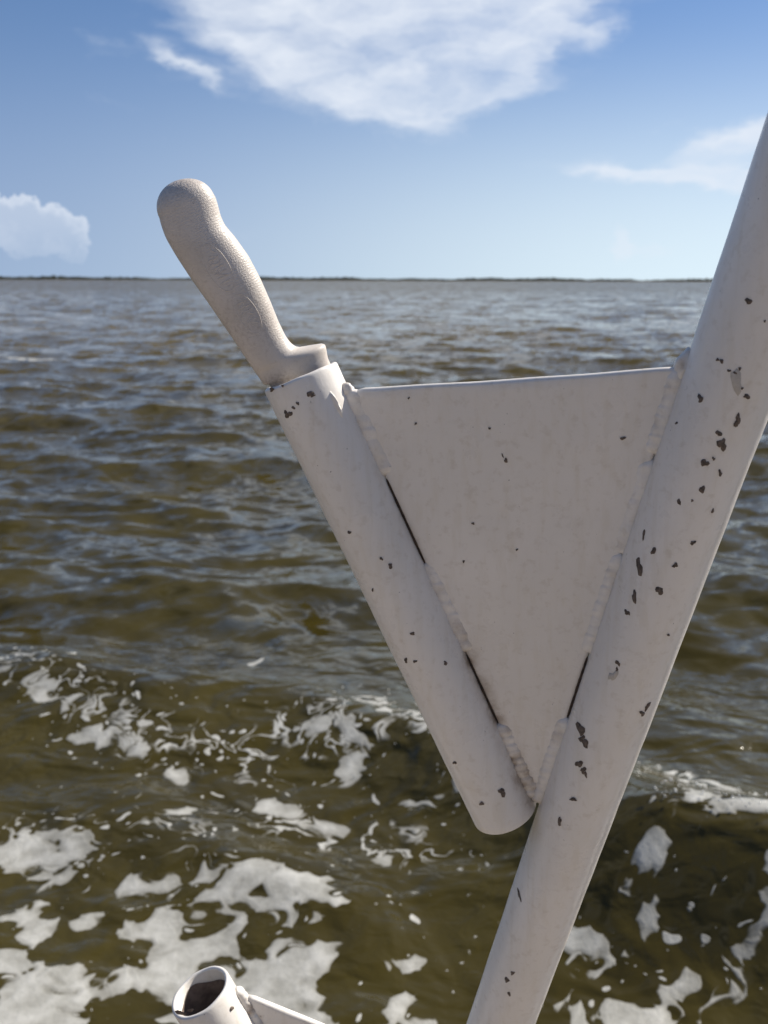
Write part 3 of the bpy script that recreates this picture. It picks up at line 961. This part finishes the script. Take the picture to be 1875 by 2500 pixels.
chip(post, post_surf, (1797, 930), 21, 300, M_PRIMER, .78, -20)
for i, (x, y, r_) in enumerate([(1780, 905, 4), (1795, 910, 4), (1806, 900, 4), (1812, 948, 3)]):
    chip(post, post_surf, (x, y), r_, 320 + i, M_CHIP, 1.1, 30)
chip(post, post_surf, (1497, 1650), 11, 301, M_PRIMER, .8, 20)
tube_chips = [(757, 961, 7, 1, 0), (763, 965, 5, 1.1, 10), (700, 1012, 7, .8, -15), (709, 1010, 5, .8, -10), (727, 985, 4, .8, -20), (716, 995, 4, 1, 0), (652, 958, 5, 1.2, -30), (664, 951, 5, 1.2, -20), (690, 942, 3, 1.1, -20),
              (953, 1381, 6, 1, 0), (931, 1364, 4, 1, 0), (853, 1300, 4, .9, 0), (1007, 1547, 5, 1, 0), (991, 1612, 5, .9, 0), (1013, 1615, 4, 1, 0), (1088, 1619, 5, 1.1, 0), (1110, 1862, 4, 1, 0),
              (1226, 1934, 10, 1, 10), (1176, 1962, 5, 1, 0), (1140, 1560, 5, .9, 0), (910, 1440, 3, .7, 10), (1026, 1830, 3, .8, 0)]
for i, (x, y, r_, q, t) in enumerate(tube_chips):
    chip(tube, tube_surf, (x, y), r_, 400 + i, M_CHIP, q, t)
plate_chips = [(1235, 1124, 5, 1, 0), (1227, 1112, 3, .6, -25), (1015, 1034, 3, 1, 0), (1195, 1046, 3, 1, 0), (1521, 1070, 5, 1.2, 0), (1155, 1278, 3, 1, 0), (1132, 1371, 3, 1, 0), (1262, 1342, 2.5, 1, 0), (998, 972, 2.5, 1, 0)]
for i, (x, y, r_, q, t) in enumerate(plate_chips):
    chip(plate, plate_surf, (x, y), r_, 500 + i, M_CHIP, q, t)
for i, (x, y, r_, q, t) in enumerate([(440, 2472, 8, 1.8, 4), (466, 2466, 5, 1.4, -10), (566, 2462, 5, .8, 0)]):
    chip(tube2, tube2_surf, (x, y), r_, 600 + i, M_CHIP, q, t)

# dark bare bore inside the tubes: a sleeve just inside each inner wall
def sleeve(top, bot, parent):
    d, u, v = frame(bot - top)
    vs, fs = [], []
    ln = (bot - top).length
    for s in (0.010, 0.06, ln * .5, ln - .01):
        for k in range(48):
            a = 2 * math.pi * k / 48
            vs.append(top + d * (s + (0.003 * math.sin(2 * a + .6) + .0015 * math.sin(5 * a) if s < .02 else 0)) + (u * math.cos(a) + v * math.sin(a)) * (TUBE_RI - .0004))
    for i in range(3):
        for k in range(48):
            a = i * 48 + k; b = i * 48 + (k + 1) % 48
            fs.append((a, b, b + 48, a + 48))
    return rail_part('bore', vs, fs, M_BORE, parent)
sleeve(T_TOP, T_BOT, tube); sleeve(T2, B2, tube2)

# ------------------------------------------------------------------ knife standing in the upper holder
KO = T_TOP                                        # knife plane holds the tube axis and faces the camera
kn = (CAM_P - T_TOP); kn = (kn - TD * kn.dot(TD)).normalized()
kx = TD.cross(kn).normalized()
if kx.dot(t_side) < 0: kx = -kx                   # towards the post side
knife = empty('fillet_knife', T_TOP + TD * 0.03)
tag(knife, 'knife with a worn off-white moulded handle, standing blade down in the rod holder tube', 'knife')
def kpix(px, py):
    h = plane_hit(px, py, KO, kn) - T_TOP
    return h.dot(kx), -h.dot(TD)                  # across, up the handle
left = [kpix(*p) for p in [(672, 985), (655, 955), (612, 893), (560, 815), (510, 742), (466, 680), (430, 625), (404, 580), (390, 540), (386, 503), (392, 476), (400, 464), (408, 455), (418, 447.5), (425, 444.3)]]
right = [kpix(*p) for p in [(815, 905), (800, 874), (798, 860), (795, 842), (788, 836), (772, 839), (750, 847), (728, 850), (710, 838), (697, 820), (680, 785), (660, 735), (636, 680), (607, 625), (575, 580), (548, 548), (538, 525), (532, 500), (525, 478), (508, 456), (485, 444), (458, 440), (441, 440.3), (427, 443.6)]]
def interp(tab, y):
    tab = sorted(tab, key=lambda q: q[1])
    if y <= tab[0][1]: return tab[0][0]
    for a, b in zip(tab, tab[1:]):
        if a[1] <= y <= b[1]:
            t = (y - a[1]) / max(1e-9, b[1] - a[1])
            return a[0] + (b[0] - a[0]) * t
    return tab[-1][0]
ytop = max(max(q[1] for q in left), max(q[1] for q in right)) + .0003
ybot = -0.022
def smooth_tab(f, y, w=0.0022):
    return sum(f(y + o * w) for o in (-1, -.5, 0, .5, 1)) / 5
def handle_section(y):
    l = smooth_tab(lambda q: interp(left, q), y, min(.003, .15 * (ytop - y))); r = smooth_tab(lambda q: interp(right, q), y, min(.0016, .15 * (ytop - y)))
    if y < 0.004: l = max(l, -TUBE_RI * .96)
    if y < -0.006: r = min(r, TUBE_RI * .95)
    # half thickness: fuller in the palm, thinner at the neck
    th_ = 0.0118 + 0.0012 * math.sin((y - 0.02) * 30)
    if y < 0.012: th_ = 0.0118 - 0.002 * min(1, (0.012 - y) / 0.02)
    e = ytop - y
    return l, r, max(th_, 0.0006)
_raw_section = handle_section
KR = 0.0150
def handle_section(y):
    e = ytop - y
    if e >= KR: return _raw_section(y)
    l, r, th_ = _raw_section(ytop - KR)
    k = (KR - e) / KR
    q = math.sqrt(max(0.0, 1 - k ** 2.1))
    c = (l + r) / 2 - 0.0010 * k
    return c - (c - l) * q, c + (r - c) * q, max(_raw_section(ytop - .0159)[2] * q, 0.0003)
ys = list(np.linspace(ybot, ytop - .022, 110)) + [ytop - .022 * (1 - math.sin(R(q))) for q in range(3, 91, 3)]
hv, hf, along, grip, hgr = [], [], [], [], []
SEG = 72
def hpoint(y, a):
    l, r, th_ = handle_section(y)
    c, w = (l + r) / 2, (r - l) / 2
    n_ = 2.2
    ca, sa = math.cos(a), math.sin(a)
    x = c + w * math.copysign(abs(ca) ** (2 / n_), ca)
    z = th_ * math.copysign(abs(sa) ** (2 / n_), sa)
    return T_TOP + kx * x - TD * y + kn * z
for y in ys:
    yy = y
    for k in range(SEG):
        a = 2 * math.pi * k / SEG
        if ytop - y < 1e-6:
            l, r, th_ = handle_section(ytop - .0004)
            p = T_TOP + kx * (l + r) / 2 - TD * ytop
        else:
            p = hpoint(yy, a)
        hv.append(p); along.append(y)
        grip.append(min(1, max(0.12, (y - 0.008) / 0.02)) )
        g = 0.12 + 0.5 * max(0, vnoise(p, 26, 2))
        g = max(g, 0.75 * max(0, 1 - abs(y - 0.002) / 0.012) * (0.6 + vnoise(p, 60)), 0.7 * max(0, 1 - (ytop - y) / 0.022) * (0.55 + vnoise(p, 40, 7)))
        hgr.append(max(0, g))
for i in range(len(ys) - 1):
    for k in range(SEG):
        a = i * SEG + k; b = i * SEG + (k + 1) % SEG
        hf.append((a, b, b + SEG, a + SEG))
hf.append(tuple(range(SEG))[::-1])
def knife_part(name, vs, fs, mat, parent=None, attrs=None, smooth=True):
    o = link(name, vs, fs, mat, None, smooth, attrs)
    o.parent = parent or knife
    o.matrix_parent_inverse = Matrix.Translation(-knife.location) if o.parent is knife else Matrix.Identity(4)
    fix_normals(o)
    return o
handle = knife_part('handle', hv, hf, M_HANDLE, None, {'along': along, 'grip': grip, 'grime': hgr})
# moulded oval badges with worn raised marks
def front_z(x, y):
    l, r, th_ = handle_section(y)
    c, w = (l + r) / 2, (r - l) / 2
    q = min(0.999, abs((x - c) / w))
    return th_ * (1 - q ** 2.2) ** (1 / 2.2)
def ridge_path(pts, rad, closed):
    vs, fs = [], []
    n_ = len(pts); sg = 6
    P3 = [T_TOP + kx * x - TD * y + kn * (front_z(x, y) + rad * .1) for x, y in pts]
    for i in range(n_):
        a = P3[i - 1] if (closed or i) else P3[i]
        b = P3[(i + 1) % n_] if (closed or i < n_ - 1) else P3[i]
        d = (b - a).normalized(); s = d.cross(kn).normalized()
        for k in range(sg):
            an = 2 * math.pi * k / sg
            vs.append(P3[i] + s * math.cos(an) * rad + kn * math.sin(an) * rad * .7)
    for i in range(n_ if closed else n_ - 1):
        for k in range(sg):
            a = i * sg + k; b = i * sg + (k + 1) % sg
            c = ((i + 1) % n_) * sg
            fs.append((a, b, c + (k + 1) % sg, c + k))
    return vs, fs
def badge(px, py, lpx, wpx, seed, rows):
    rng = random.Random(seed)
    cx, cy = kpix(px, py)
    k = 1 / FPX * 0.6
    a, b = lpx * k / 2, wpx * k / 2
    # the badge lies along the handle in the picture's slope
    e0 = kpix(px - 28, py - 48); dl = Vector((e0[0] - cx, e0[1] - cy)).normalized(); dw = Vector((-dl.y, dl.x))
    V, Fs = [], []
    def add(vf):
        o_ = len(V); V.extend(vf[0]); Fs.extend([tuple(i + o_ for i in f) for f in vf[1]])
    def pt(s, t): return (cx + dl.x * s + dw.x * t, cy + dl.y * s + dw.y * t)
    add(ridge_path([pt(a * math.cos(2 * math.pi * i / 48), b * math.sin(2 * math.pi * i / 48)) for i in range(48)], .00021, True))
    ns = rows
    for i in range(ns):
        s = -a * .68 + 1.36 * a * (i + .5) / ns
        hb = b * .55 * math.sqrt(max(.1, 1 - (s / a) ** 2))
        st = [pt(s + rng.uniform(-.3, .3) * a / ns, t) for t in np.linspace(-hb, hb, 6)]
        if rng.random() < .8: add(ridge_path(st, .0003, False))
        if rng.random() < .7:
            add(ridge_path([pt(s, hb * rng.choice((-1, 1))), pt(s + a * .9 / ns, hb * rng.uniform(-1, 1) * .6)], .0003, False))
    return knife_part('embossed_badge', V, Fs, M_EMBLEM, handle)
badge(533, 652, 118, 52, 3, 7)
badge(604, 762, 104, 46, 8, 6)
# blade, down inside the tube
bl = []
for y in (-0.015, -0.16, -0.185): bl.append(y)
bv = []
for (y, x0, x1) in ((-0.012, -.014, .012), (-0.13, -.014, .007), (-0.17, -.013, -.003), (-0.185, -.0125, -.011)):
    for z in (-.0008, .0008):
        bv.append(T_TOP + kx * x0 - TD * y + kn * z)
    bv.append(T_TOP + kx * x1 - TD * y)
bf = []
for i in range(3):
    for k in range(3):
        a = i * 3 + k; b = i * 3 + (k + 1) % 3
        bf.append((a, b, b + 3, a + 3))
bf += [(0, 1, 2), (9, 10, 11)]
knife_part('blade', bv, bf, M_STEEL, smooth=False)

# ------------------------------------------------------------------ the boat underfoot (below the view; the post stands on its gunwale)
boat = empty('boat', (0.5, -0.4, 0))
tag(boat, 'buff boat side deck and gunwale that the white post stands on', 'boat')
def boat_part(name, vs, fs, mat, smooth=False):
    o = link(name, vs, fs, mat, None, smooth)
    o.parent = boat; o.matrix_parent_inverse = Matrix.Translation(-boat.location)
    fix_normals(o)
    return o
def loft(secs):
    vs, fs = [], []
    m_ = len(secs[0])
    for s in secs: vs += s
    for i in range(len(secs) - 1):
        for k in range(m_):
            a = i * m_ + k; b = i * m_ + (k + 1) % m_
            fs.append((a, b, b + m_, a + m_))
    fs.append(tuple(range(m_))[::-1]); fs.append(tuple((len(secs) - 1) * m_ + k for k in range(m_)))
    return vs, fs
gy = post_foot.y
gz = FOOT_Z
xs = np.linspace(-3.6, 3.4, 24)
def beam(x): return 1.0 if x < 1.2 else 1 - 0.10 * ((x - 1.2) / 2.2) ** 2
def sect(pts): return [[Vector((x, -0.35 + (y + 0.35) * beam(x), z)) for y, z in pts] for x in xs]
g0 = gy
boat_part('hull', *loft(sect([(g0 + .06, gz - .06), (g0 + .02, .3), (g0 - .10, -.05), (g0 - .35, -.35), (-1.5, -.35), (-1.75, -.05), (-1.85, .3), (-1.9, gz - .06), (-1.8, gz - .06), (-1.75, .31), (g0 - .12, .31), (g0 - .08, gz - .06)])), M_GEL)
boat_part('gunwale', *loft(sect([(g0 + .09, gz - .055), (g0 + .09, gz - .02), (g0 + .07, gz), (g0 - .12, gz), (g0 - .14, gz - .02), (g0 - .14, gz - .055)])), M_GEL)
boat_part('gunwale', *loft(sect([(-1.93, gz - .055), (-1.93, gz - .02), (-1.91, gz), (-1.74, gz), (-1.72, gz - .02), (-1.72, gz - .055)])), M_GEL)
boat_part('deck', *loft(sect([(g0 - .13, .314), (g0 - .13, .345), (-1.74, .345), (-1.74, .314)])), M_NONSKID)
boat_part('rub_rail', *loft(sect([(g0 + .061, gz - .11), (g0 + .085, gz - .10), (g0 + .085, gz - .075), (g0 + .061, gz - .065)])), M_RUBBER)
# unseen cabin behind the camera, added so its sunlit front bounces warm light forward
def box(x0, x1, y0, y1, z0, z1):
    vs = [Vector((x, y, z)) for x in (x0, x1) for y in (y0, y1) for z in (z0, z1)]
    return vs, [(0, 1, 3, 2), (4, 6, 7, 5), (0, 4, 5, 1), (2, 3, 7, 6), (0, 2, 6, 4), (1, 5, 7, 3)]
boat_part('added_cabin_wall', *box(-2.6, 1.9, -1.60, -1.05, .346, 2.35), M_GEL)
boat_part('added_cabin_roof', *box(-2.75, 2.05, -1.66, -0.92, 2.352, 2.43), M_GEL)
for x in (-2.2, -0.7, 0.8):
    boat_part('added_cabin_window', *box(x, x + 0.8, -1.046, -1.035, 1.45, 2.05), M_GLASS)
# base flange of the post
fv_, ff_ = [], []
for z, r_ in ((gz + .002, .055), (gz + .010, .055), (gz + .012, .052), (gz + .012, .0265)):
    for k in range(40):
        a = 2 * math.pi * k / 40
        fv_.append(Vector((post_foot.x + math.cos(a) * r_, post_foot.y + math.sin(a) * r_, z)))
for i in range(3):
    for k in range(40):
        a = i * 40 + k; b = i * 40 + (k + 1) % 40
        ff_.append((a, b, b + 40, a + 40))
rail_part('base_flange', fv_, ff_, M_PAINT)
